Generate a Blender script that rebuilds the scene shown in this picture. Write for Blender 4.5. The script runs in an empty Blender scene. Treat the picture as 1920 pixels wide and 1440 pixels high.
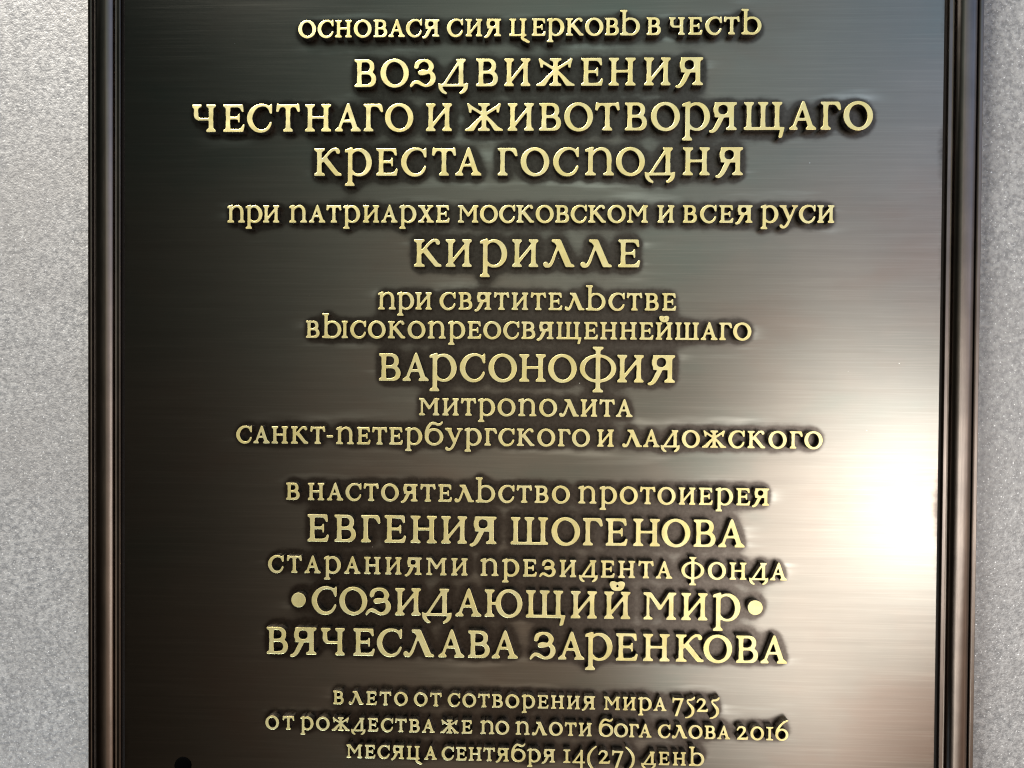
import bpy, math
import numpy as np
from mathutils import Matrix, Vector

C = bpy.context.scene.collection
SC = bpy.context.scene

# ------------------------------------------------------------------ camera, light, exposure
U = 0.00035            # metres per drawing unit of the plaque; drawing x runs right, y up, z out of the wall
HC = 1.50              # height of the drawing's origin above the floor


def W(x, y, z=0.0):
    """drawing units -> world metres (the plaque hangs upright and faces -Y)"""
    return (x * U, -z * U, HC + y * U)


RELIEF = 16.0          # the letters stand this far off the panel
CAM_D = 1500.0         # from the letter faces to the lens
yaw, pitch, roll = 0.03521871, 0.01413561, 0.00683998


def view_rotation():
    cy, sy, cp, sp, cr, sr = math.cos(yaw), math.sin(yaw), math.cos(pitch), math.sin(pitch), math.cos(roll), math.sin(roll)
    Ry = np.array([[cy, 0, sy], [0, 1, 0], [-sy, 0, cy]])
    Rx = np.array([[1, 0, 0], [0, cp, -sp], [0, sp, cp]])
    Rz = np.array([[cr, -sr, 0], [sr, cr, 0], [0, 0, 1]])
    return Rz @ Rx @ Ry


def to_world(v):       # drawing axes right / down / away -> world
    return Vector((v[0], v[2], -v[1]))


R = view_rotation()
cam_data = bpy.data.cameras.new('camera')
cam = bpy.data.objects.new('camera', cam_data)
C.objects.link(cam)
cam_data.sensor_width = 36.0
cam_data.lens = 36.0 * 1500.0 / 1920.0
cam_data.clip_start, cam_data.clip_end = 0.01, 50.0
right, down, fwd = to_world(R[0]), to_world(R[1]), to_world(R[2])
m3 = Matrix((right, -down, -fwd)).transposed()
cam.matrix_world = Matrix.Translation(W(0, 0, RELIEF + CAM_D)) @ m3.to_4x4()
SC.camera = cam

vs = SC.view_settings
vs.view_transform, vs.look, vs.exposure, vs.gamma = 'Standard', 'None', 0.0, 1.0
vs.use_curve_mapping = False
SC.cycles.pixel_filter_type, SC.cycles.filter_width = 'BLACKMAN_HARRIS', 1.15


class Nodes:
    """thin wrapper for building node trees"""

    def __init__(self, tree):
        self.t = tree
        tree.nodes.clear()

    def n(self, kind, **kw):
        node = self.t.nodes.new(kind)
        for k, v in kw.items():
            setattr(node, k, v)
        return node

    def l(self, a, b):
        self.t.links.new(a, b)

    def put(self, sock, v):
        if hasattr(v, 'is_output'):
            self.l(v, sock)
        else:
            sock.default_value = v

    def math(self, op, a, b=0.0, c=None, clamp=False):
        m = self.n('ShaderNodeMath', operation=op, use_clamp=clamp)
        self.put(m.inputs[0], a)
        self.put(m.inputs[1], b)
        if c is not None:
            self.put(m.inputs[2], c)
        return m.outputs[0]

    def mix(self, f, a, b, blend='MIX'):
        m = self.n('ShaderNodeMix', data_type='RGBA', blend_type=blend)
        self.put(m.inputs[0], f)
        self.put(m.inputs[6], a)
        self.put(m.inputs[7], b)
        return m.outputs[2]

    def range(self, v, a, b, c=0.0, d=1.0, smooth=False):
        m = self.n('ShaderNodeMapRange')
        m.interpolation_type = 'SMOOTHSTEP' if smooth else 'LINEAR'
        self.put(m.inputs[0], v)
        for i, k in enumerate((a, b, c, d)):
            m.inputs[i + 1].default_value = k
        return m.outputs[0]

    def ramp(self, v, stops, interp='LINEAR'):
        r = self.n('ShaderNodeValToRGB')
        r.color_ramp.interpolation = interp
        e = r.color_ramp.elements
        while len(e) < len(stops):
            e.new(0.5)
        for el, (p, c) in zip(e, stops):
            el.position = p
            el.color = (c[0], c[1], c[2], 1) if isinstance(c, (tuple, list)) else (c, c, c, 1)
        self.l(v, r.inputs[0])
        return r.outputs[0]

    def noise(self, vec, scale, detail=3.0, rough=0.5):
        m = self.n('ShaderNodeTexNoise')
        self.l(vec, m.inputs['Vector'])
        m.inputs['Scale'].default_value = scale
        m.inputs['Detail'].default_value = detail
        m.inputs['Roughness'].default_value = rough
        return m.outputs['Fac']

    def scaled(self, vec, s):
        m = self.n('ShaderNodeMapping')
        m.inputs['Scale'].default_value = s
        self.l(vec, m.inputs['Vector'])
        return m.outputs[0]


# gradient standing in for the surroundings: dark at left, bright at right, cooler above
world = bpy.data.worlds.new('World')
SC.world = world
world.use_nodes = True
k = Nodes(world.node_tree)
dirn = k.n('ShaderNodeTexCoord').outputs['Generated']
sep = k.n('ShaderNodeSeparateXYZ')
k.l(dirn, sep.inputs[0])
across = k.math('MULTIPLY_ADD', sep.outputs[0], 0.5, 0.5)
level = k.ramp(across, [(0.0, 0.05), (0.22, 0.016), (0.30, 0.035), (0.345, 0.09), (0.40, 0.27), (0.45, 0.46), (0.50, 0.58), (0.61, 0.68), (0.70, 0.95), (0.80, 1.2), (0.90, 1.4), (1.0, 0.4)])
level = k.mix(1.0, level, k.ramp(k.math('MULTIPLY_ADD', sep.outputs[2], 0.5, 0.5), [(0.0, 0.30), (0.30, 0.56), (0.40, 0.80), (0.48, 1.0), (0.60, 1.0), (0.66, 0.85), (0.72, 0.60), (1.0, 0.5)]), 'MULTIPLY')
height = k.math('MULTIPLY_ADD', sep.outputs[2], 0.5, 0.5)
ahead = k.ramp(height, [(0.0, (0.6, 0.42, 0.30)), (0.36, (0.9, 0.72, 0.56)), (0.47, (1.0, 0.88, 0.74)), (0.57, (0.93, 0.94, 0.80)), (0.66, (0.74, 0.98, 0.92)), (1.0, (0.75, 0.9, 0.95))])
beside = k.ramp(height, [(0.0, (0.6, 0.40, 0.32)), (0.36, (0.85, 0.62, 0.50)), (0.47, (1.0, 0.85, 0.74)), (0.55, (0.84, 0.82, 0.92)), (0.64, (0.50, 0.66, 1.0)), (1.0, (0.45, 0.62, 1.0))])
tint = k.mix(k.range(across, 0.56, 0.74), ahead, beside)
colour = k.mix(1.0, tint, level, 'MULTIPLY')
bg = k.n('ShaderNodeBackground')
k.l(colour, bg.inputs['Color'])
bg.inputs['Strength'].default_value = 1.0
k.l(bg.outputs[0], k.n('ShaderNodeOutputWorld').inputs['Surface'])


def area(name, pos, aim, sx, sy, power, col, roll_deg=0.0):
    d = bpy.data.lights.new(name, 'AREA')
    d.shape, d.size, d.size_y, d.energy, d.color = 'RECTANGLE', sx * U, sy * U, power, col
    o = bpy.data.objects.new(name, d)
    C.objects.link(o)
    v = (Vector(W(*aim)) - Vector(W(*pos))).normalized()
    q = v.to_track_quat('-Z', 'Y')
    o.matrix_world = Matrix.Translation(W(*pos)) @ q.to_matrix().to_4x4() @ Matrix.Rotation(math.radians(roll_deg), 4, 'Z')
    return o


area('window_light', (1410, -470, 1500), (620, -240, 0), 320, 330, 0.28, (1.0, 0.99, 0.985), -30)
area('glow_fill_light', (1060, -680, 1500), (480, -280, 0), 850, 1400, 0.95, (1.0, 0.98, 0.95), -30)  # added unseen soft lamp that widens the glow round the hot spot
area('ceiling_light', (-3200, 6200, 1900), (0, -200, 0), 3600, 1600, 255.0, (1.0, 0.97, 0.91))
area('blue_fill_light', (-1200, -3300, 650), (0, -700, 0), 1800, 600, 13.0, (0.66, 0.83, 1.0))  # added unseen fill from below, cools the lower part of the wall

# ------------------------------------------------------------------ the lettering: outlines drawn in units of the letter height
GRID = 100
GX0, GX1, GY0, GY1 = -0.25, 2.0, -0.75, 1.75
gx = np.arange(GX0, GX1, 1.0 / GRID) + 0.5 / GRID
gy = np.arange(GY0, GY1, 1.0 / GRID) + 0.5 / GRID
PXX, PYY = np.meshgrid(gx, gy)
ST, TH, SH = 0.168, 0.092, 0.092      # stem, hairline and serif thickness


class Glyph:
    def __init__(self):
        self.a = np.zeros(PXX.shape, bool)

    def inside(self, pts):
        r = np.zeros(PXX.shape, bool)
        n = len(pts)
        for i in range(n):
            (x0, y0), (x1, y1) = pts[i], pts[(i + 1) % n]
            if y0 == y1:
                continue
            c = (PYY >= min(y0, y1)) & (PYY < max(y0, y1))
            r ^= c & (PXX < x0 + (PYY - y0) * (x1 - x0) / (y1 - y0))
        return r

    def poly(self, *pts):
        self.a |= self.inside(pts)
        return self

    def cut(self, *pts):
        self.a &= ~self.inside(pts)
        return self

    def rect(self, x0, x1, y0, y1):
        self.a |= (PXX > x0) & (PXX < x1) & (PYY > y0) & (PYY < y1)
        return self

    def oval_mask(self, cx, cy, rx, ry, tilt=0.0):
        t = math.radians(tilt)
        dx, dy = PXX - cx, PYY - cy
        u = dx * math.cos(t) + dy * math.sin(t)
        v = -dx * math.sin(t) + dy * math.cos(t)
        return (u / rx) ** 2 + (v / ry) ** 2 < 1

    def oval(self, *a):
        self.a |= self.oval_mask(*a)
        return self

    def ring(self, cx, cy, rx, ry, ix, iy, irx, iry, tilt=0.0, clip=None):
        m = self.oval_mask(cx, cy, rx, ry) & ~self.oval_mask(ix, iy, irx, iry, tilt)
        if clip is not None:
            m &= PXX > clip
        self.a |= m
        return self

    def stroke(self, pts, n=9):
        """smooth stroke through (x, y, width) points with round ends"""
        P = np.array([pts[0]] + list(pts) + [pts[-1]], float)
        out = []
        for i in range(1, len(P) - 2):
            p0, p1, p2, p3 = P[i - 1:i + 3]
            for t in np.linspace(0, 1, n, endpoint=False):
                out.append(0.5 * ((2 * p1) + (-p0 + p2) * t + (2 * p0 - 5 * p1 + 4 * p2 - p3) * t * t + (-p0 + 3 * p1 - 3 * p2 + p3) * t ** 3))
        out.append(P[-2])
        for a, b in zip(out[:-1], out[1:]):
            dx, dy = b[0] - a[0], b[1] - a[1]
            L = dx * dx + dy * dy + 1e-12
            t = np.clip(((PXX - a[0]) * dx + (PYY - a[1]) * dy) / L, 0, 1)
            d = np.hypot(PXX - a[0] - t * dx, PYY - a[1] - t * dy)
            self.a |= d < (a[2] + t * (b[2] - a[2])) / 2
        return self

    def bar(self, x0, y0, x1, y1, w):
        """straight flat-ended stroke"""
        dx, dy = x1 - x0, y1 - y0
        L = math.hypot(dx, dy)
        nx, ny = -dy / L * w / 2, dx / L * w / 2
        return self.poly((x0 + nx, y0 + ny), (x1 + nx, y1 + ny), (x1 - nx, y1 - ny), (x0 - nx, y0 - ny))

    def serif(self, x0, x1, y, up, stem0, stem1):
        """slab from x0 to x1 whose outer face is at y; bracketed to a stem between stem0 and stem1"""
        s = 1 if up else -1
        ya, yb, yc = y, y + s * SH, y + s * (SH + 0.055)
        self.poly((x0, ya), (x0 + 0.012, yb - s * 0.012), (max(x0, stem0 - 0.05), yb), (stem0, yc), (stem1, yc), (min(x1, stem1 + 0.05), yb), (x1 - 0.012, yb - s * 0.012), (x1, ya))
        return self

    def stem(self, x0, x1, y0, y1, bot=None, top=None):
        xm = 0.006
        self.poly((x0, y0), (x0 + xm, (y0 + y1) / 2), (x0, y1), (x1, y1), (x1 - xm, (y0 + y1) / 2), (x1, y0))
        if bot:
            self.serif(bot[0], bot[1], y0, True, x0, x1)
        if top:
            self.serif(top[0], top[1], y1, False, x0, x1)
        return self

    def dbowl(self, x0, xr, y0, y1, thick, thin, k=1.0):
        def half(xs, xe, a, b):
            ry = (b - a) / 2
            rx = min(ry * k, xe - xs)
            t = np.linspace(-math.pi / 2, math.pi / 2, 28)
            e = 2.0 / 2.15
            pts = [(xs, a)] + [(xe - rx + rx * abs(math.cos(v)) ** e, (a + b) / 2 + ry * math.copysign(abs(math.sin(v)) ** e, v)) for v in t] + [(xs, b)]
            return self.inside(pts)
        self.a |= half(x0, xr, y0, y1) & ~half(x0, xr - thick, y0 + thin, y1 - thin)
        return self

    def mirror(self, cx):
        """add the picture mirrored about x = cx"""
        j = np.round((2 * cx - gx - GX0) * GRID - 0.5).astype(int)
        ok = (j >= 0) & (j < len(gx))
        m = np.zeros_like(self.a)
        m[:, ok] = self.a[:, j[ok]]
        self.a |= m
        return self


def flag(g, x0, x1, stem1):
    """slanted head serif of the round-shouldered letters"""
    g.poly((x0, 0.85), (x0, 0.93), (x0 + 0.05, 0.965), (x1 - 0.07, 1.03), (x1, 1.03), (stem1, 0.92), (stem1, 0.78), (x1 - 0.1, 0.8), (x1 - 0.13, 0.865))


def draw(ch):
    g = Glyph()
    if ch == 'А':
        g.poly((0.425, 0.93), (0.475, 1.03), (0.53, 1.03), (0.565, 0.95), (0.872, 0.05), (0.69, 0.05), (0.43, 0.86))
        g.bar(0.487, 0.95, 0.155, 0.05, 0.098).bar(0.25, 0.375, 0.72, 0.375, 0.092)
        g.poly((0.43, 0.93), (0.40, 0.90), (0.43, 0.82), (0.48, 0.82))
        g.serif(0.0, 0.31, 0, True, 0.11, 0.22).serif(0.59, 0.97, 0, True, 0.69, 0.87)
    elif ch == 'Б':
        g.ring(0.54, 0.475, 0.54, 0.505, 0.545, 0.47, 0.35, 0.385, 6)
        g.stroke([(0.085, 0.45, 0.165), (0.09, 0.75, 0.165), (0.19, 1.06, 0.15), (0.38, 1.27, 0.13), (0.58, 1.28, 0.13), (0.76, 1.21, 0.125), (0.92, 1.235, 0.105), (1.02, 1.36, 0.07)])
    elif ch == 'В':
        g.stem(0.10, 0.268, 0, 1)
        g.poly((0, 0), (0.012, SH), (0.06, SH), (0.10, SH + 0.05), (0.3, 0.09), (0.3, 0)).poly((0, 1), (0.012, 1 - SH), (0.06, 1 - SH), (0.10, 1 - SH - 0.05), (0.3, 0.91), (0.3, 1))
        g.dbowl(0.2, 0.735, 0.465, 1.0, 0.165, 0.095).dbowl(0.2, 0.80, 0, 0.56, 0.172, 0.095)
    elif ch == 'Г':
        g.stem(0.10, 0.268, 0, 1, (0, 0.375)).rect(0.1, 0.6, 0.905, 1)
        g.poly((0, 1), (0.012, 1 - SH), (0.06, 1 - SH), (0.10, 0.85), (0.26, 0.85), (0.32, 0.905), (0.47, 0.905), (0.55, 0.85), (0.65, 0.69), (0.73, 0.71), (0.70, 0.9), (0.65, 1.0))
    elif ch == 'Д':
        g.stem(0.75, 0.92, 0.05, 1, None, (0.64, 1.01)).bar(0.80, 0.96, 0.20, 0.04, 0.092).rect(0.07, 1.03, 0.0, 0.092)
        h = Glyph()
        h.stroke([(0.055, 0.06, 0.10), (0.095, -0.06, 0.14), (0.17, -0.17, 0.12), (0.285, -0.245, 0.075)])
        h.poly((0, 0.135), (0.015, -0.02), (0.12, -0.03), (0.13, 0.08), (0.07, 0.1)).poly((0.24, -0.22), (0.32, -0.20), (0.30, -0.285), (0.24, -0.27))
        h.mirror(0.55)
        g.a |= h.a
    elif ch == 'Е':
        g.stem(0.10, 0.268, 0, 1)
        g.poly((0, 0), (0.012, SH), (0.06, SH), (0.10, SH + 0.05), (0.3, 0.09), (0.3, 0)).poly((0, 1), (0.012, 1 - SH), (0.06, 1 - SH), (0.10, 1 - SH - 0.05), (0.3, 0.91), (0.3, 1))
        g.poly((0.2, 1), (0.2, 0.905), (0.54, 0.905), (0.63, 0.86), (0.69, 0.735), (0.765, 0.735), (0.74, 1.0))
        g.rect(0.2, 0.56, 0.465, 0.555).poly((0.50, 0.465), (0.56, 0.43), (0.565, 0.345), (0.625, 0.345), (0.625, 0.665), (0.565, 0.665), (0.56, 0.60), (0.50, 0.555))
        g.poly((0.2, 0), (0.75, 0), (0.807, 0.24), (0.745, 0.275), (0.68, 0.15), (0.58, 0.1), (0.2, 0.1))
    elif ch == 'Ж':
        h = Glyph()
        h.bar(0.62, 0.625, 0.20, 0.885, 0.10)
        h.poly((0.075, 0.99), (0.15, 1.01), (0.30, 0.86), (0.245, 0.80), (0.235, 0.66), (0.155, 0.66), (0.135, 0.80))
        h.stroke([(0.68, 0.56, 0.11), (0.56, 0.445, 0.115), (0.43, 0.31, 0.14), (0.32, 0.17, 0.175), (0.26, 0.09, 0.19)])
        h.cut((-0.2, 0), (2, 0), (2, -0.7), (-0.2, -0.7))
        h.poly((0, 0), (0.01, 0.07), (0.1, 0.095), (0.19, 0.16), (0.34, 0.1), (0.295, 0.0))
        h.mirror(0.70)
        g.a |= h.a
        g.stem(0.615, 0.785, 0, 1, (0.48, 0.92), (0.48, 0.92))
    elif ch == 'З':
        g.stroke([(0.25, 0.72, 0.15), (0.30, 0.86, 0.155), (0.50, 0.955, 0.095), (0.70, 0.90, 0.14), (0.80, 0.74, 0.18), (0.75, 0.60, 0.14), (0.68, 0.535, 0.10)])
        g.poly((0.165, 0.665), (0.33, 0.70), (0.35, 0.80), (0.2, 0.85), (0.175, 0.76))
        g.stroke([(0.39, 0.51, 0.17), (0.47, 0.515, 0.20), (0.58, 0.525, 0.17), (0.70, 0.535, 0.11), (0.80, 0.53, 0.08)])
        g.stroke([(0.72, 0.54, 0.10), (0.835, 0.44, 0.16), (0.865, 0.28, 0.19), (0.79, 0.12, 0.155), (0.62, 0.035, 0.095), (0.47, 0.075, 0.11), (0.33, 0.155, 0.13), (0.20, 0.165, 0.115), (0.10, 0.09, 0.10), (0.055, 0.02, 0.09)])
    elif ch in 'ИЙ':
        g.stem(0.10, 0.268, 0, 1, (0, 0.365), (0, 0.365)).stem(0.70, 0.868, 0, 1, (0.605, 0.965), (0.605, 0.965))
        g.bar(0.20, 0.14, 0.77, 0.85, 0.098)
        if ch == 'Й':
            g.ring(0.4825, 1.19, 0.25, 0.165, 0.4825, 1.215, 0.062, 0.058)
            g.oval(0.335, 1.27, 0.135, 0.115).oval(0.63, 1.27, 0.135, 0.115)
            g.cut((0.445, 1.45), (0.52, 1.45), (0.4825, 1.30)).cut((0.43, 1.215), (0.4825, 1.275), (0.535, 1.215), (0.4825, 1.16))
    elif ch == 'К':
        g.stem(0.11, 0.28, 0, 1, (0, 0.41), (0, 0.40))
        g.stroke([(0.25, 0.50, 0.09), (0.43, 0.70, 0.09), (0.58, 0.87, 0.095), (0.72, 0.965, 0.10), (0.85, 0.955, 0.12), (0.885, 0.88, 0.16)])
        g.poly((0.34, 0.60), (0.46, 0.69), (0.91, 0.12), (1.02, 0.08), (1.02, 0), (0.79, 0), (0.34, 0.53))
    elif ch == 'Л':
        g.poly((0.32, 1), (0.33, 0.915), (0.43, 0.88), (0.50, 0.78), (0.84, 0), (1.16, 0), (1.16, 0.075), (1.04, 0.12), (0.655, 1.0))
        g.stroke([(0.55, 0.74, 0.085), (0.44, 0.44, 0.095), (0.35, 0.20, 0.105), (0.25, 0.05, 0.105), (0.13, 0.045, 0.13), (0.115, 0.095, 0.19)])
    elif ch == 'М':
        g.stem(0.115, 0.22, 0, 0.95, (0, 0.345)).stem(0.925, 1.095, 0, 1, (0.83, 1.2))
        g.poly((0, 1), (0.005, 0.92), (0.11, 0.88), (0.2, 0.9), (0.555, 0.36), (0.63, 0.36), (0.67, 0.47), (0.28, 1.0))
        g.bar(0.61, 0.40, 0.975, 0.97, 0.10).poly((0.93, 1), (0.86, 0.90), (1.0, 0.80), (1.095, 0.86), (1.14, 0.91), (1.19, 0.92), (1.2, 1))
    elif ch == 'Н':
        g.stem(0.105, 0.275, 0, 1, (0, 0.38), (0, 0.38)).stem(0.70, 0.87, 0, 1, (0.60, 0.98), (0.60, 0.98)).rect(0.2, 0.8, 0.47, 0.562)
    elif ch == 'О':
        g.ring(0.52, 0.495, 0.52, 0.525, 0.525, 0.495, 0.322, 0.415, 8)
    elif ch == '0':
        g.ring(0.50, 0.495, 0.50, 0.525, 0.505, 0.495, 0.315, 0.41, 4)
    elif ch == 'П':
        g.stem(0.115, 0.283, 0, 0.95, (0, 0.40))
        flag(g, 0.0, 0.33, 0.283)
        g.stroke([(0.25, 0.72, 0.06), (0.37, 0.885, 0.085), (0.56, 0.965, 0.10), (0.745, 0.91, 0.14), (0.85, 0.76, 0.165), (0.873, 0.58, 0.17), (0.873, 0.5, 0.168)])
        g.stem(0.79, 0.958, 0, 0.6, (0.655, 1.055))
    elif ch == 'Р':
        g.ring(0.53, 0.49, 0.468, 0.515, 0.50, 0.485, 0.298, 0.415, 6, clip=0.20)
        g.stem(0.115, 0.283, -0.37, 0.95, (0, 0.37))
        flag(g, 0.0, 0.31, 0.283)
    elif ch == 'С':
        g.stroke([(0.84, 0.85, 0.09), (0.73, 0.945, 0.09), (0.55, 0.975, 0.095), (0.35, 0.915, 0.13), (0.185, 0.75, 0.175), (0.105, 0.5, 0.198), (0.175, 0.255, 0.18), (0.335, 0.08, 0.145), (0.54, 0.02, 0.11), (0.72, 0.075, 0.105), (0.83, 0.19, 0.10), (0.893, 0.325, 0.08)])
        g.poly((0.78, 0.93), (0.86, 0.955), (0.90, 1.025), (0.945, 1.025), (0.94, 0.66), (0.865, 0.66), (0.80, 0.83))
    elif ch == 'Т':
        h = Glyph()
        h.rect(0.08, 0.6, 0.90, 0.99)
        h.poly((0.035, 1.025), (0.085, 1.025), (0.13, 0.99), (0.3, 0.93), (0.17, 0.885), (0.115, 0.80), (0.085, 0.715), (0, 0.735))
        h.mirror(0.445)
        g.a |= h.a
        g.stem(0.36, 0.53, 0, 0.95, (0.26, 0.63))
        g.poly((0.29, 0.90), (0.36, 0.84), (0.53, 0.84), (0.60, 0.90))
    elif ch == 'У':
        g.poly((0.12, 0.96), (0.34, 0.96), (0.63, 0.27), (0.56, 0.09), (0.50, 0.14)).serif(0, 0.40, 1, False, 0.12, 0.29).serif(0.72, 1.06, 1, False, 0.86, 0.95)
        g.stroke([(0.905, 0.94, 0.095), (0.73, 0.50, 0.10), (0.56, 0.10, 0.115), (0.44, -0.13, 0.12), (0.31, -0.255, 0.11), (0.17, -0.265, 0.13), (0.11, -0.205, 0.17)])
    elif ch == 'Ф':
        g.ring(0.66, 0.50, 0.66, 0.515, 0.66, 0.50, 0.485, 0.415)
        g.stem(0.575, 0.745, -0.37, 1.29, (0.46, 0.86), (0.46, 0.86))
    elif ch == 'Х':
        g.poly((0.12, 0.95), (0.34, 0.95), (0.83, 0.05), (0.61, 0.05)).bar(0.74, 0.96, 0.17, 0.04, 0.10)
        g.serif(0, 0.41, 1, False, 0.14, 0.31).serif(0.56, 0.90, 1, False, 0.68, 0.76).serif(0, 0.36, 0, True, 0.14, 0.23).serif(0.51, 0.93, 0, True, 0.63, 0.80)
    elif ch == 'Ц':
        g.stem(0.11, 0.278, 0, 1, None, (0, 0.38)).stem(0.715, 0.885, 0, 1, None, (0.61, 0.99)).poly((0, 0), (0.0, 0.08), (0.11, 0.13), (0.2, 0.095), (0.98, 0.095), (0.98, 0))
        g.stroke([(0.86, 0.06, 0.14), (0.745, -0.10, 0.12), (0.80, -0.19, 0.15), (0.95, -0.26, 0.15), (1.08, -0.345, 0.13), (1.16, -0.345, 0.07)])
    elif ch == 'Ч':
        g.stem(0.072, 0.238, 0.62, 1, None, (0, 0.365)).stem(0.63, 0.80, 0, 1, (0.53, 0.90), (0.53, 0.90))
        g.stroke([(0.155, 0.68, 0.166), (0.165, 0.565, 0.158), (0.235, 0.485, 0.12), (0.36, 0.465, 0.095), (0.70, 0.465, 0.092)])
    elif ch in 'ШЩ':
        g.stem(0.10, 0.268, 0, 1, None, (0, 0.36)).stem(0.60, 0.768, 0, 1, None, (0.50, 0.87)).stem(1.10, 1.268, 0, 1, None, (1.0, 1.37))
        if ch == 'Щ':
            g.poly((0, 0), (0.0, 0.08), (0.10, 0.13), (0.2, 0.095), (1.46, 0.105), (1.365, -0.27), (1.24, -0.29), (1.245, -0.22), (1.30, 0.0))
        else:
            g.poly((0, 0), (0.0, 0.08), (0.10, 0.13), (0.2, 0.095), (1.2, 0.095), (1.268, 0.13), (1.37, 0.08), (1.37, 0))
    elif ch in 'ЬЫ':
        g.ring(0.59, 0.49, 0.54, 0.515, 0.585, 0.49, 0.355, 0.415, 6, clip=0.22)
        g.stem(0.14, 0.308, 0, 1.45).rect(0.1, 0.6, -0.005, 0.09)
        g.poly((0.14, 0), (0, 0), (0.0, 0.085), (0.14, 0.12)).poly((0.14, 1.30), (0.10, 1.36), (0, 1.365), (0, 1.455), (0.39, 1.455), (0.39, 1.38), (0.308, 1.33))
        if ch == 'Ы':
            g.stem(1.265, 1.433, 0, 1, (1.17, 1.53), (1.17, 1.53))
    elif ch == 'Ю':
        g.stem(0.10, 0.268, 0, 1, (0, 0.37), (0, 0.37)).rect(0.2, 0.5, 0.452, 0.545)
        g.ring(0.90, 0.495, 0.49, 0.525, 0.905, 0.495, 0.305, 0.415, 6)
    elif ch == 'Я':
        h = Glyph()
        h.dbowl(0.2, 0.845, 0.465, 1.0, 0.172, 0.09)
        h.mirror(0.5)
        h.cut((0.80, -1), (2, -1), (2, 2), (0.80, 2))
        g.a |= h.a
        g.stem(0.725, 0.893, 0, 1, (0.605, 1.0)).poly((0.7, 1), (1, 1), (0.99, 0.912), (0.94, 0.905), (0.893, 0.86), (0.7, 0.9))
        g.stroke([(0.475, 0.50, 0.15), (0.40, 0.36, 0.165), (0.31, 0.18, 0.165), (0.22, 0.03, 0.14), (0.12, -0.045, 0.105), (0.05, -0.05, 0.09)])
    elif ch == '1':
        g.stem(0.175, 0.343, 0, 1, (0, 0.52), (0, 0.52))
    elif ch == '2':
        g.stroke([(0.07, 0.73, 0.09), (0.18, 0.90, 0.10), (0.38, 0.96, 0.12), (0.56, 0.88, 0.165), (0.60, 0.70, 0.175), (0.50, 0.50, 0.14), (0.32, 0.28, 0.105), (0.15, 0.10, 0.10)])
        g.poly((0.03, 0), (0.83, 0), (0.885, 0.235), (0.81, 0.235), (0.75, 0.145), (0.22, 0.135), (0.1, 0.13))
    elif ch == '4':
        g.stem(0.60, 0.765, -0.37, 1.0).bar(0.72, 0.96, 0.09, 0.06, 0.10).rect(0.0, 0.93, 0.0, 0.098)
    elif ch == '5':
        g.stroke([(0.72, 1.09, 0.07), (0.65, 0.98, 0.12), (0.50, 0.90, 0.125), (0.32, 0.885, 0.12), (0.20, 0.82, 0.11), (0.24, 0.66, 0.11), (0.42, 0.46, 0.16), (0.58, 0.24, 0.20), (0.62, -0.02, 0.195), (0.50, -0.28, 0.145), (0.28, -0.44, 0.10), (0.06, -0.48, 0.06)])
    elif ch == '6':
        g.ring(0.49, 0.435, 0.48, 0.455, 0.495, 0.43, 0.30, 0.345, 6)
        g.stroke([(0.095, 0.44, 0.165), (0.14, 0.75, 0.165), (0.33, 1.08, 0.14), (0.60, 1.34, 0.11), (0.92, 1.52, 0.085)])
    elif ch == '7':
        g.poly((0.0, 0.66), (0.0, 1.03), (0.09, 1.03), (0.11, 0.99), (0.82, 0.99), (0.80, 0.86), (0.18, 0.86), (0.11, 0.82), (0.08, 0.66))
        g.poly((0.62, 0.88), (0.82, 0.99), (0.37, -0.37), (0.185, -0.37))
    elif ch == '-':
        g.rect(0, 0.37, 0.395, 0.50)
    elif ch == '•':
        g.oval(0.27, 0.50, 0.27, 0.27)
    elif ch in '()':
        g.stroke([(0.68, 1.30, 0.07), (0.36, 1.02, 0.13), (0.13, 0.62, 0.18), (0.12, 0.14, 0.18), (0.33, -0.28, 0.13), (0.68, -0.60, 0.07)])
        if ch == ')':
            left = g.a.copy()
            j = np.round((0.72 - gx - GX0) * GRID - 0.5).astype(int)
            ok = (j >= 0) & (j < len(gx))
            g.a = np.zeros_like(left)
            g.a[:, ok] = left[:, j[ok]]
    return g.a


def blur(a, sigma):
    r = int(sigma * 3) + 1
    w = np.exp(-0.5 * (np.arange(-r, r + 1) / sigma) ** 2)
    w /= w.sum()
    for ax in (0, 1):
        p = np.pad(a, [(r, r) if i == ax else (0, 0) for i in (0, 1)], mode='edge')
        o = np.zeros_like(a)
        for i, v in enumerate(w):
            o += v * (p[i:i + a.shape[0]] if ax == 0 else p[:, i:i + a.shape[1]])
        a = o
    return a


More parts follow.
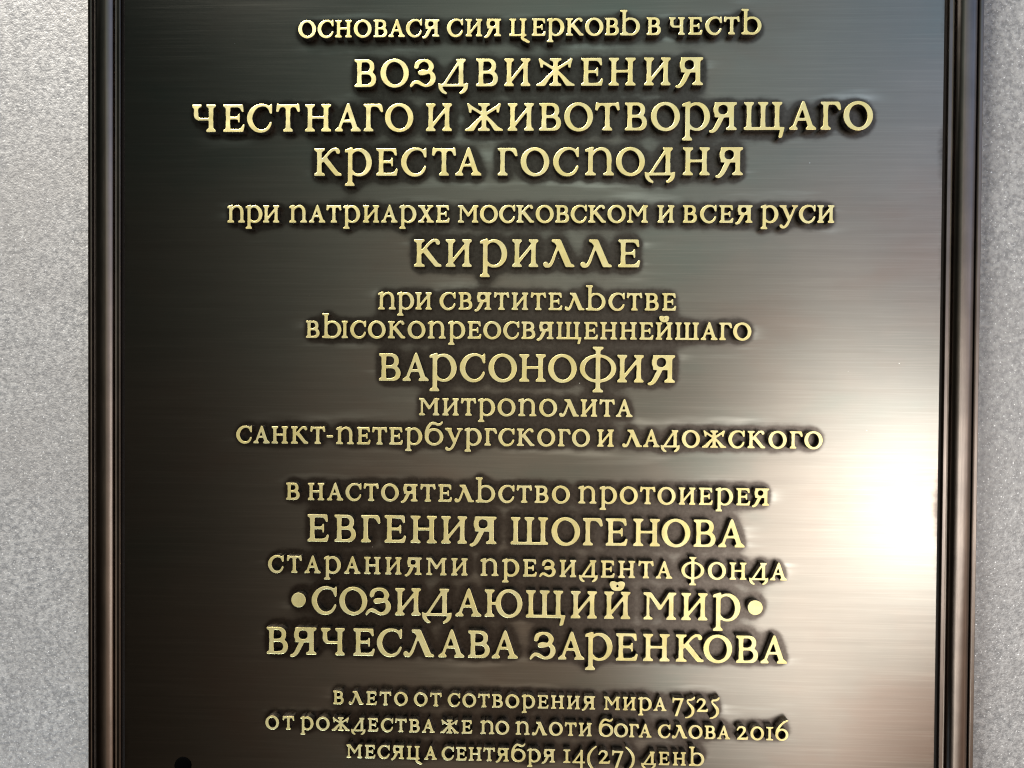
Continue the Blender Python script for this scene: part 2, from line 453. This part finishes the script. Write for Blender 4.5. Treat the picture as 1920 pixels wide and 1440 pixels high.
def contours(f, lev=0.5):
    """closed outlines of f = lev, in drawing coordinates"""
    ny, nx = f.shape
    b = f > lev
    code = b[:-1, :-1] * 1 + b[:-1, 1:] * 2 + b[1:, 1:] * 4 + b[1:, :-1] * 8
    nxt, pos = {}, {}
    table = {1: [(3, 0)], 2: [(0, 1)], 3: [(3, 1)], 4: [(1, 2)], 5: [(3, 2), (1, 0)], 6: [(0, 2)], 7: [(3, 2)],
             8: [(2, 3)], 9: [(2, 0)], 10: [(0, 3), (2, 1)], 11: [(2, 1)], 12: [(1, 3)], 13: [(1, 0)], 14: [(0, 3)]}

    def key(i, j, e):
        return ((i, j, 0), (i, j + 1, 1), (i + 1, j, 0), (i, j, 1))[e]

    def point(kk):
        i, j, v = kk
        i2, j2 = (i + 1, j) if v else (i, j + 1)
        t = (lev - f[i, j]) / (f[i2, j2] - f[i, j])
        return (gx[0] + (j + (j2 - j) * t) / GRID, gy[0] + (i + (i2 - i) * t) / GRID)

    for i, j in zip(*np.nonzero((code > 0) & (code < 15))):
        for a, c in table[int(code[i, j])]:
            nxt[key(i, j, a)] = key(i, j, c)
    loops = []
    while nxt:
        s = next(iter(nxt))
        c, lp = s, []
        while c in nxt:
            lp.append(point(c))
            c = nxt.pop(c)
        if len(lp) > 8:
            loops.append(lp)
    return loops


def thin(lp, tol):
    """Douglas-Peucker on a closed loop"""
    P = np.array(lp)
    n = len(P)
    a = int(np.argmax(np.hypot(*(P - P[0]).T)))

    def rec(i, j):
        if j - i < 2:
            return []
        q = P[np.arange(i, j + 1) % n]
        d = q[-1] - q[0]
        L = math.hypot(*d) + 1e-9
        dist = np.abs(d[0] * (q[:, 1] - q[0, 1]) - d[1] * (q[:, 0] - q[0, 0])) / L
        m = int(np.argmax(dist))
        if dist[m] < tol:
            return []
        return rec(i, i + m) + [i + m] + rec(i + m, j)
    idx = [0] + rec(0, a) + [a] + rec(a, n)
    return [tuple(P[i % n]) for i in idx]


GLYPH = {}


def glyph(ch, cls='B'):
    """(picture, outlines, left edge, right edge); the small sizes are cut a little bolder"""
    if (ch, cls) not in GLYPH:
        f = blur(draw(ch).astype(float), 2.0)
        loops = [thin(l, 0.0022) for l in contours(f, {'B': 0.46, 'S': 0.27, 'D': 0.24}[cls])]
        xs = [p[0] for l in loops for p in l]
        GLYPH[ch, cls] = (f, loops, min(xs), max(xs))
    return GLYPH[ch, cls]

# size class, baseline, words: (word, left edge of each letter, right end) or (word, left end, right end)
LINES = [
    ('S', 628.0, [('ОСНОВАСЯ', -460.0, -193.3), ('СИЯ', -179.1, -77.7), ('ЦЕРКОВЬ', -62.2, 180.2), ('В', 192.8, 219.1), ('ЧЕСТЬ', 233.9, 403.3)]),
    ('B', 534.8, [('ВОЗДВИЖЕНИЯ', [-353.0, -303.8, -248.3, -194.9, -124.0, -71.3, -11.4, 71.9, 123.2, 188.5, 246.7], 297.7)]),
    ('B', 451.8, [('ЧЕСТНАГО', [-662.8, -603.1, -557.4, -501.9, -446.8, -390.0, -335.6, -294.9], -240.8), ('И', [-217.8], -168.8), ('ЖИВОТВОРЯЩАГО', [-144.4, -64.3, -5.6, 41.2, 98.6, 153.7, 202.0, 259.3, 309.4, 372.9, 456.0, 513.0, 554.6], 609.1)]),
    ('B', 368.6, [('КРЕСТА', [-428.9, -370.9, -311.2, -264.2, -206.1, -162.2], -108.8), ('ГОСПОДНЯ', [-82.5, -39.5, 21.2, 80.5, 138.0, 191.4, 261.4, 321.6], 371.1)]),
    ('S', 281.0, [('ПРИ', -594.9, -495.4), ('ПАТРИАРХЕ', -476.3, -172.0), ('МОСКОВСКОМ', -156.6, 198.2), ('И', 215.8, 246.0), ('ВСЕЯ', 262.5, 390.7), ('РУСИ', 405.6, 540.2)]),
    ('B', 197.9, [('КИРИЛЛЕ', [-239.1, -179.1, -115.0, -54.3, 3.8, 73.4, 143.5], 185.4)]),
    ('S', 117.8, [('ПРИ', -306.9, -204.9), ('СВЯТИТЕЛЬСТВЕ', -190.2, 252.0)]),
    ('S', 63.5, [('ВЫСОКОПРЕОСВЯЩЕННЕЙШАГО', -443.8, 391.0)]),
    ('B', -16.8, [('ВАРСОНОФИЯ', [-304.4, -259.4, -208.7, -151.3, -97.4, -39.5, 14.6, 73.8, 143.7, 200.3], 249.4)]),
    ('S', -81.1, [('МИТРОПОЛИТА', -228.2, 172.8)]),
    ('S', -137.1, [('САНКТ-ПЕТЕРБУРГСКОГО', -577.0, 93.8), ('И', 107.4, 140.3), ('ЛАДОЖСКОГО', 154.0, 524.0)]),
    ('S', -244.0, [('В', -480.9, -455.5), ('НАСТОЯТЕЛЬСТВО', -439.1, 57.1), ('ПРОТОИЕРЕЯ', 73.0, 427.2)]),
    ('B', -323.0, [('ЕВГЕНИЯ', [-439.6, -388.0, -337.4, -292.5, -242.9, -184.9, -130.9], -81.3), ('ШОГЕНОВА', [-53.6, 23.2, 82.0, 124.6, 176.0, 228.8, 288.1, 333.8], 383.9)]),
    ('S', -383.0, [('СТАРАНИЯМИ', -515.2, -134.3), ('ПРЕЗИДЕНТА', -110.1, 249.6), ('ФОНДА', 266.1, 461.3)]),
    ('B', -460.7, [('•', [-470.2], -442.5), ('СОЗИДАЮЩИЙ', [-431.1, -378.1, -328.1, -271.7, -220.4, -157.1, -101.7, -24.0, 60.5, 122.9], 172.0), ('МИР', [196.1, 266.7, 325.1], 377.7), ('•', [389.8], 417.9)]),
    ('B', -539.0, [('ВЯЧЕСЛАВА', [-517.5, -472.4, -413.1, -351.0, -306.0, -255.4, -188.8, -132.6, -87.7], -37.6), ('ЗАРЕНКОВА', [-16.1, 37.6, 87.9, 145.6, 196.2, 257.2, 308.5, 369.0, 414.2], 465.1)]),
    ('D', -632.2, [('В', -389.3, -367.9), ('ЛЕТО', -359.5, -246.5), ('ОТ', -235.0, -181.8), ('СОТВОРЕНИЯ', -170.6, 107.6), ('МИРА', 124.3, 241.0), ('7525', 252.0, 339.7)]),
    ('D', -682.9, [('ОТ', -519.4, -463.9), ('РОЖДЕСТВА', -452.0, -194.9), ('ЖЕ', -184.2, -123.6), ('ПО', -108.3, -53.6), ('ПЛОТИ', -41.7, 101.7), ('БОГА', 114.9, 213.7), ('СЛОВА', 225.3, 360.0), ('2016', 372.0, 467.6)]),
    ('D', -734.3, [('МЕСЯЦА', -363.1, -190.4), ('СЕНТЯБРЯ', -181.5, 33.2), ('14(27)', 48.9, 183.0), ('ДЕНЬ', 194.8, 312.4)]),
]

# ------------------------------------------------------------------ materials
def material(name):
    m = bpy.data.materials.new(name)
    m.use_nodes = True
    k = Nodes(m.node_tree)
    out = k.n('ShaderNodeOutputMaterial')
    p = k.n('ShaderNodeBsdfPrincipled')
    k.l(p.outputs[0], out.inputs['Surface'])
    return m, k, p


def metal(name):
    """worn bronze: one brushed gloss layer"""
    m = bpy.data.materials.new(name)
    m.use_nodes = True
    k = Nodes(m.node_tree)
    g = k.n('ShaderNodeBsdfAnisotropic', distribution='BECKMANN')
    k.l(g.outputs[0], k.n('ShaderNodeOutputMaterial').inputs['Surface'])
    return m, k, g


def bump(k, height, strength, dist, normal=None):
    b = k.n('ShaderNodeBump')
    b.inputs['Strength'].default_value = strength
    b.inputs['Distance'].default_value = dist
    k.l(height, b.inputs['Height'])
    if normal is not None:
        k.l(normal, b.inputs['Normal'])
    return b.outputs[0]


def position(k):
    return k.n('ShaderNodeNewGeometry').outputs['Position']


# brushed, blackened bronze of the field: the brush ran sideways and could not reach the ground round the letters
panel_mat, k, p = metal('brushed_dark_bronze')
pos = position(k)
streak = k.noise(k.scaled(pos, (14, 1, 900)), 1.0, 4, 0.6)
streak_long = k.noise(k.scaled(pos, (5, 1, 220)), 1.0, 3, 0.55)
cloud = k.noise(pos, 9, 4, 0.55)
ragged = k.noise(k.scaled(pos, (110, 1, 200)), 1.0, 4, 0.6)
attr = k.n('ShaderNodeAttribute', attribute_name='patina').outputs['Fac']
rim = k.n('ShaderNodeAttribute', attribute_name='rim').outputs['Fac']
rim = k.math('MULTIPLY', rim, k.range(k.noise(pos, 11, 2, 0.5), 0.36, 0.66, 0.10, 0.62))
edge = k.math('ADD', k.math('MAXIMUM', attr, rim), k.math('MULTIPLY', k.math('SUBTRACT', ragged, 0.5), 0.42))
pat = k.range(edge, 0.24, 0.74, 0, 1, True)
brushed = k.mix(k.range(cloud, 0.35, 0.65), (0.31, 0.30, 0.265, 1), (0.365, 0.33, 0.285, 1))
patch = k.noise(k.scaled(pos, (6, 1, 10)), 1.0, 4, 0.6)
brushed = k.mix(k.math('MULTIPLY', k.range(patch, 0.50, 0.70, 0, 1, True), 0.7), brushed, (0.34, 0.27, 0.225, 1))
brushed = k.mix(k.math('MULTIPLY', k.range(patch, 0.46, 0.28, 0, 1, True), 0.7), brushed, (0.27, 0.30, 0.265, 1))
brushed = k.mix(k.math('MULTIPLY', k.range(streak_long, 0.40, 0.70), 0.28), brushed, (0.24, 0.22, 0.19, 1))
brushed = k.mix(k.math('MULTIPLY', k.range(streak, 0.5, 0.75), 0.35), brushed, (0.48, 0.44, 0.38, 1))
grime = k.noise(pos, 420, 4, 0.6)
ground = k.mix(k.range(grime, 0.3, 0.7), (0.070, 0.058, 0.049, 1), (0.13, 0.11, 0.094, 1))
ground = k.mix(k.math('MULTIPLY', k.range(attr, 1.16, 0.7), 0.35), ground, (0.175, 0.152, 0.132, 1))  # darkest beside the letters: their contact shade mixed into the grime colour
rubbed = k.math('MULTIPLY', k.range(k.noise(k.scaled(pos, (11, 1, 95)), 1.0, 3, 0.5), 0.52, 0.72, 0, 1, True), k.range(attr, 0.0, 0.22))
brushed = k.mix(k.math('MULTIPLY', rubbed, 0.75), brushed, (0.62, 0.61, 0.55, 1))
dv = k.n('ShaderNodeTexVoronoi', feature='F1')
k.l(pos, dv.inputs['Vector'])
dv.inputs['Scale'].default_value = 55
dc = k.n('ShaderNodeSeparateColor')
k.l(dv.outputs['Color'], dc.inputs[0])
dust = k.math('MULTIPLY', k.range(dv.outputs['Distance'], 0.014, 0.024, 1.0, 0.0), k.range(dc.outputs[1], 0.90, 0.92))
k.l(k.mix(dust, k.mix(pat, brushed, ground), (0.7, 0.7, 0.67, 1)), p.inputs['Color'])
rough = k.math('MULTIPLY_ADD', streak, 0.04, 0.29)
k.l(k.math('MULTIPLY_ADD', pat, 0.03, rough), p.inputs['Roughness'])
k.l(k.math('MULTIPLY_ADD', pat, -0.2, 0.22), p.inputs['Anisotropy'])
tg = k.n('ShaderNodeTangent', direction_type='UV_MAP')
tg.uv_map = 'UVMap'
k.l(tg.outputs[0], p.inputs['Tangent'])
h = k.math('ADD', k.math('MULTIPLY', streak, 0.6), k.math('MULTIPLY', k.math('MULTIPLY', grime, pat), 0.8))
k.l(bump(k, h, 0.05, 0.0004), p.inputs['Normal'])

# frame: the same bronze, smoother and darker
frame_mat, k, p = metal('dark_bronze_moulding')
pos = position(k)
c = k.mix(k.range(k.noise(pos, 30, 4, 0.6), 0.35, 0.65), (0.20, 0.172, 0.15, 1), (0.26, 0.22, 0.188, 1))
lines = k.noise(k.scaled(pos, (900, 1, 12)), 1.0, 3, 0.6)
c = k.mix(k.math('MULTIPLY', k.range(lines, 0.4, 0.7), 0.4), c, (0.16, 0.135, 0.12, 1))
k.l(c, p.inputs['Color'])
k.l(k.math('MULTIPLY_ADD', lines, 0.12, 0.29), p.inputs['Roughness'])
wave = k.noise(k.scaled(pos, (60, 1, 25)), 1.0, 3, 0.5)
k.l(bump(k, wave, 0.25, 0.0012, bump(k, lines, 0.05, 0.0003)), p.inputs['Normal'])

groove_mat, k, p = material('blackened_groove')
p.inputs['Base Color'].default_value = (0.03, 0.026, 0.023, 1)
p.inputs['Metallic'].default_value = 0.6
p.inputs['Roughness'].default_value = 0.5

# letter faces: satin brass, sides left dark
brass_mat, k, p = material('satin_brass')
pos = position(k)
tarnish = k.noise(pos, 38, 4, 0.6)
c = k.mix(k.range(k.noise(pos, 90, 3, 0.5), 0.35, 0.65), (0.88, 0.75, 0.31, 1), (0.92, 0.82, 0.42, 1))
c = k.mix(k.math('MULTIPLY', k.range(tarnish, 0.52, 0.74), 0.6), c, (0.62, 0.49, 0.22, 1))
c = k.mix(k.math('MULTIPLY', k.range(k.noise(k.scaled(pos, (1500, 1, 60)), 1.0, 3, 0.6), 0.45, 0.75), 0.30), c, (0.62, 0.51, 0.24, 1))
k.l(c, p.inputs['Base Color'])
p.inputs['Metallic'].default_value = 0.8
k.l(k.math('MULTIPLY_ADD', tarnish, 0.25, 0.28), p.inputs['Roughness'])
sway = k.noise(pos, 55, 2, 0.5)
k.l(bump(k, sway, 0.25, 0.004, bump(k, k.noise(k.scaled(pos, (900, 1, 90)), 1.0, 3, 0.6), 0.06, 0.0003)), p.inputs['Normal'])

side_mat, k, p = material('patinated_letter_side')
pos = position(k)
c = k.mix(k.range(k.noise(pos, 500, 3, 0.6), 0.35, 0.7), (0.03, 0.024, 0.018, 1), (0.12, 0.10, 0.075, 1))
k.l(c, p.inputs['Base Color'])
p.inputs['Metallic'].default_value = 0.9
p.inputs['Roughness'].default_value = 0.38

black_mat, k, p = material('hole_black')
p.inputs['Base Color'].default_value = (0.001, 0.001, 0.001, 1)
p.inputs['Roughness'].default_value = 0.9
p.inputs['Specular IOR Level'].default_value = 0.0

# the wall: grey paint with a glittering grain
wall_mat, k, p = material('grained_silver_wall')
pos = position(k)
g1 = k.noise(pos, 340, 3, 0.65)
g2 = k.noise(pos, 800, 2, 0.5)
big = k.noise(pos, 12, 4, 0.6)
c = k.mix(k.range(g1, 0.36, 0.64), (0.235, 0.232, 0.23, 1), (0.45, 0.44, 0.425, 1))
c = k.mix(k.math('MULTIPLY', k.range(big, 0.40, 0.62), 0.45), c, (0.32, 0.305, 0.29, 1))
flake = k.range(k.noise(pos, 620, 2, 0.7), 0.60, 0.74, 0, 1, True)
c = k.mix(k.math('MULTIPLY', flake, 0.9), c, (0.92, 0.92, 0.90, 1))
k.l(c, p.inputs['Base Color'])
p.inputs['Metallic'].default_value = 0.3
k.l(k.math('MULTIPLY_ADD', flake, -0.2, 0.48), p.inputs['Roughness'])
k.l(bump(k, k.math('ADD', g1, k.math('MULTIPLY', g2, 0.5)), 0.30, 0.0016), p.inputs['Normal'])


# ------------------------------------------------------------------ helpers
def link_mesh(name, verts, faces, mats, parent=None, smooth=False, face_mat=None):
    me = bpy.data.meshes.new(name)
    me.from_pydata([tuple(v) for v in verts], [], [tuple(f) for f in faces])
    for m in mats:
        me.materials.append(m)
    if face_mat is not None:
        me.polygons.foreach_set('material_index', np.array(face_mat, np.int32))
    if smooth:
        me.polygons.foreach_set('use_smooth', np.ones(len(me.polygons), bool))
    me.update()
    o = bpy.data.objects.new(name, me)
    C.objects.link(o)
    if parent is not None:
        o.parent = parent
        o.matrix_parent_inverse = parent.matrix_world.inverted()
    return o


def empty(name, loc, parent=None):
    o = bpy.data.objects.new(name, None)
    o.empty_display_size = 0.02
    o.matrix_world = Matrix.Translation(loc)
    C.objects.link(o)
    if parent is not None:
        o.parent = parent
        o.matrix_parent_inverse = parent.matrix_world.inverted()
    return o


# ------------------------------------------------------------------ the wall behind
X0, X1, Y0, Y1 = -872.0, 813.0, -900.0, 980.0      # outer edges of the plaque
BACK = -28.0
o = link_mesh('wall', [W(-4500, -HC / U, BACK), W(4500, -HC / U, BACK), W(4500, 3600, BACK), W(-4500, 3600, BACK)], [(0, 1, 2, 3)], [wall_mat])
o['kind'] = 'structure'

# ------------------------------------------------------------------ the plaque
plaque = empty('memorial_plaque', W((X0 + X1) / 2, Y0, BACK))
plaque['label'] = 'dark bronze memorial plaque with rows of raised golden lettering and a moulded frame'
plaque['category'] = 'plaque'
bpy.context.view_layer.update()


def sweep(name, prof, mat, parent, smooth=True):
    """carry a profile of (distance in from the outer edge, height) round the four mitred sides"""
    V, F = [], []
    n = len(prof)
    for cx, cy, sx, sy in ((X0, Y0, 1, 1), (X1, Y0, -1, 1), (X1, Y1, -1, -1), (X0, Y1, 1, -1)):
        for d, z in prof:
            V.append(W(cx + sx * d, cy + sy * d, z))
    for c in range(4):
        e = (c + 1) % 4
        for i in range(n - 1):
            F.append((c * n + i, e * n + i, e * n + i + 1, c * n + i + 1))
    o = link_mesh(name, V, F, [mat], parent, smooth)
    if smooth:
        me = o.data
        me.update()
        for e in me.edges:                       # keep the mitres and crisp arrises sharp
            pass
        me.set_sharp_from_angle(angle=math.radians(18))
    return o


frame = sweep('frame', [(0, BACK), (0, 1.5), (0.6, 3.0), (1.6, 3.8), (6.4, 4.0), (7.8, 3.6), (8.6, 2.4), (9.0, -4.0), (80, -4.0)], groove_mat, plaque)
frame.data.materials.append(frame_mat)
for f in frame.data.polygons:
    if f.index % 8 < 6:
        f.material_index = 1
bead = [(10.2, -4.0), (10.2, -1.0)]
for i in range(25):
    t = math.pi * (1 - i / 24)
    bead.append((30.5 + 20.0 * math.cos(t), -1.0 + 12.0 * math.sin(t)))
bead += [(51.5, -2.4), (53.5, -3.2), (55.5, -3.6)]
sweep('bead', bead, frame_mat, frame)
sweep('fillet', [(57.0, -4.0), (57.0, 3.6), (57.4, 4.2), (58.2, 4.5), (63.2, 4.5), (64.0, 4.2), (64.4, 3.6), (64.4, -4.0)], frame_mat, frame)

# ------------------------------------------------------------------ lettering
SIZE = {'B': 51.3, 'S': 31.7, 'D': 24.6}
LOOSE = {'А': (0.0, 0.0), 'Л': (0.02, -0.02), 'Т': (0.0, 0.0), 'Г': (0.06, -0.02), 'Я': (-0.02, 0.06), 'Х': (0.0, 0.0), 'У': (0.0, 0.0), 'Р': (0.04, 0.04),
         'О': (0.04, 0.04), 'С': (0.04, 0.03), 'Б': (0.05, 0.03), 'Ь': (0.02, 0.05), 'Ж': (0.0, 0.0), 'З': (0.0, 0.06), 'Д': (-0.02, 0.0), 'Е': (0.06, 0.03), '-': (0.02, 0.05)}


def place(cls, word):
    """[(letter, x of the drawing's zero)] for one word"""
    s = SIZE[cls]
    text, xs = word[0], word[1]
    if isinstance(xs, list):
        return [(c, x - glyph(c, cls)[2] * s) for c, x in zip(text, xs)]
    x0, x1 = word[1], word[2]
    wid = [(glyph(c, cls)[3] - glyph(c, cls)[2]) * s for c in text]
    gaps = [(LOOSE.get(a, (0.06, 0.06))[1] + LOOSE.get(b, (0.06, 0.06))[0]) * s for a, b in zip(text[:-1], text[1:])]
    extra = (x1 - x0 - sum(wid) - sum(gaps)) / max(1, len(gaps))
    out, x = [], x0
    for i, c in enumerate(text):
        out.append((c, x - glyph(c, cls)[2] * s))
        if i < len(gaps):
            x += wid[i] + gaps[i] + extra
    return out


LETTER_MESH = {}


def solid(ch, cls, bevel, tol):
    """the outlines filled and thickened, still at unit height; and the area of the filled face"""
    cu = bpy.data.curves.new('letter', 'CURVE')
    cu.dimensions, cu.fill_mode = '2D', 'BOTH'
    for lp in glyph(ch, cls)[1]:
        if tol:
            lp = thin(lp, tol)
        sp = cu.splines.new('POLY')
        sp.points.add(len(lp) - 1)
        sp.points.foreach_set('co', np.array([(x, y, 0, 1) for x, y in lp]).ravel())
        sp.use_cyclic_u = True
    cu.bevel_depth, cu.bevel_resolution, cu.offset = bevel, 1, -bevel
    cu.extrude = (RELIEF + 1.0) / SIZE[cls] / 2 - bevel
    tmp = bpy.data.objects.new('letter', cu)
    me = bpy.data.meshes.new_from_object(tmp)
    bpy.data.objects.remove(tmp)
    bpy.data.curves.remove(cu)
    return me, sum(f.area for f in me.polygons if f.normal.z > 0.99)


def letter_mesh(ch, cls):
    """one solid letter: dark sides, softly broken edges, standing RELIEF off the panel"""
    if (ch, cls) in LETTER_MESH:
        return LETTER_MESH[ch, cls]
    s = SIZE[cls] * U
    b0 = {'B': 0.6, 'S': 0.42, 'D': 0.35}[cls] / SIZE[cls]
    want = 0.0
    for lp in glyph(ch, cls)[1]:                          # signed, so the counters come off
        p = np.array(lp)
        q = np.roll(p, -1, 0)
        want += (p[:, 0] * q[:, 1] - q[:, 0] * p[:, 1]).sum() / 2
    length = sum(np.hypot(*(np.array(lp) - np.roll(np.array(lp), -1, 0)).T).sum() for lp in glyph(ch, cls)[1])
    best = None
    for k_b, tol in ((1, 0), (0.8, 0), (1.2, 0), (1, 0.004), (0.6, 0.003), (0.5, 0), (1.4, 0.004), (0.3, 0)):
        me, got = solid(ch, cls, b0 * k_b, tol)
        miss = abs(got - (abs(want) - length * b0 * k_b)) / abs(want)
        if best is None or miss < best[0]:
            best = (miss, me)
        if miss < 0.04:
            break
    me = best[1]
    n = len(me.vertices)
    co = np.empty(n * 3)
    me.vertices.foreach_get('co', co)
    co = co.reshape(-1, 3) * s           # drawn at unit height, cut at its real size
    new = np.stack([co[:, 0], -co[:, 2] - (RELIEF - 1.0) * U / 2, co[:, 1]], 1)
    me.vertices.foreach_set('co', new.ravel())
    me.update()
    me.materials.clear()
    me.materials.append(brass_mat)
    me.materials.append(side_mat)
    nn = np.empty(len(me.polygons) * 3)
    me.polygons.foreach_get('normal', nn)
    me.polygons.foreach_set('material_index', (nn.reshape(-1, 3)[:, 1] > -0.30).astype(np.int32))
    me.polygons.foreach_set('use_smooth', np.ones(len(me.polygons), bool))
    me.set_sharp_from_angle(angle=math.radians(28))
    me.update()
    LETTER_MESH[ch, cls] = me
    return me


def joined(parts, origin):
    """one mesh out of several placed letters"""
    V, F, M = [], [], []
    for me, loc in parts:
        base = len(V)
        V += [tuple(v.co + loc - origin) for v in me.vertices]
        for f in me.polygons:
            F.append(tuple(base + i for i in f.vertices))
            M.append(f.material_index)
    me = bpy.data.meshes.new('word')
    me.from_pydata(V, [], F)
    me.materials.append(brass_mat)
    me.materials.append(side_mat)
    me.polygons.foreach_set('material_index', np.array(M, np.int32))
    me.polygons.foreach_set('use_smooth', np.ones(len(F), bool))
    me.set_sharp_from_angle(angle=math.radians(28))
    me.update()
    return me


def child(name, data, loc, parent):
    o = bpy.data.objects.new(name, data)
    C.objects.link(o)
    o.parent = parent
    o.location = Vector(loc) - parent_world[parent.name]
    parent_world[o.name] = Vector(loc)
    return o


parent_world = {plaque.name: plaque.location.copy()}
spots = []
for cls, y, words in LINES:
    for word in words:
        lay = place(cls, word)
        spots += [(c, x, y, SIZE[cls]) for c, x in lay]
        start = Vector(W(lay[0][1], y, 0))
        if word[0] == '•':
            child('dot', letter_mesh('•', cls), start, plaque)
        elif cls == 'B':                                  # the large words, letter by letter
            w = child('word', None, start, plaque)
            for c, x in lay:
                child('letter', letter_mesh(c, cls), W(x, y, 0), w)
        else:
            child('word', joined([(letter_mesh(c, cls), Vector(W(x, y, 0))) for c, x in lay], start), start, plaque)

# ------------------------------------------------------------------ the field, with the patina left round the letters
IN = 71.0
px0, px1, py0, py1, STEP = X0 + IN, X1 - IN, Y0 + IN, Y1 - IN, 3.0
nx, ny = int(round((px1 - px0) / STEP)) + 1, int(round((py1 - py0) / STEP)) + 1
xs, ys = np.linspace(px0, px1, nx), np.linspace(py0, py1, ny)
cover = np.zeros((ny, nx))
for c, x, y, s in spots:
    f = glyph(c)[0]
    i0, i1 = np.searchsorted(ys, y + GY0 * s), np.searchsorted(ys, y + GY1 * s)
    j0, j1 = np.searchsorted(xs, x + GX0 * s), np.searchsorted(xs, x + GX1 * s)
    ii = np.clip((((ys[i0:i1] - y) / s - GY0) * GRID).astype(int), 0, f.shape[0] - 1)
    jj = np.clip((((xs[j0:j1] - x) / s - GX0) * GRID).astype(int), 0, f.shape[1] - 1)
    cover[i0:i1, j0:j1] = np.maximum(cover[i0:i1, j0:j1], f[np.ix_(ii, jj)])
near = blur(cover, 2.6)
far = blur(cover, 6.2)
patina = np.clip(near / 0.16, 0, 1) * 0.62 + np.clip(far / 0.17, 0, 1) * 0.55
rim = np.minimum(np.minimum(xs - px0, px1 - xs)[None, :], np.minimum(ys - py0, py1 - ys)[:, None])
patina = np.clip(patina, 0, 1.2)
rim = np.clip(1.0 - rim / 22.0, 0, 1.0)
XX, YY = np.meshgrid(xs, ys)
co = np.stack([XX * U, np.zeros_like(XX), HC + YY * U], -1).reshape(-1, 3)
idx = np.arange(nx * ny).reshape(ny, nx)
quads = np.stack([idx[:-1, :-1], idx[:-1, 1:], idx[1:, 1:], idx[1:, :-1]], -1).reshape(-1, 4)
me = bpy.data.meshes.new('panel')
me.vertices.add(len(co))
me.vertices.foreach_set('co', co.ravel())
me.loops.add(quads.size)
me.loops.foreach_set('vertex_index', quads.ravel().astype(np.int32))
me.polygons.add(len(quads))
me.polygons.foreach_set('loop_start', (np.arange(len(quads)) * 4).astype(np.int32))
me.polygons.foreach_set('loop_total', np.full(len(quads), 4, np.int32))
uv = me.uv_layers.new(name='UVMap')
cu = co[quads.ravel()]
uv.data.foreach_set('uv', np.stack([cu[:, 0], cu[:, 2]], -1).ravel())
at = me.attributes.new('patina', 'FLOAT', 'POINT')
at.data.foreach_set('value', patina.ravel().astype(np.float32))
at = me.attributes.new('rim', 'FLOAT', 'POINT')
at.data.foreach_set('value', rim.ravel().astype(np.float32))
me.materials.append(panel_mat)
me.update()
me.validate()
o = bpy.data.objects.new('panel', me)
C.objects.link(o)
o.parent = plaque
o.location = -plaque.location

# ------------------------------------------------------------------ black disc standing in for the dark screw hole near the lower left corner
V, F = [], []
hx, hy = -686.0, -765.0
for r, z in ((16.5, 0.0), (16.5, 1.2), (14.5, 2.2), (8.0, 2.6), (0.01, 2.7)):
    for i in range(40):
        t = 2 * math.pi * i / 40
        V.append(W(hx + r * math.cos(t), hy + r * math.sin(t), z))
for j in range(4):
    for i in range(40):
        F.append((j * 40 + i, j * 40 + (i + 1) % 40, (j + 1) * 40 + (i + 1) % 40, (j + 1) * 40 + i))
link_mesh('screw_hole_disc', V, F, [black_mat], plaque, True)
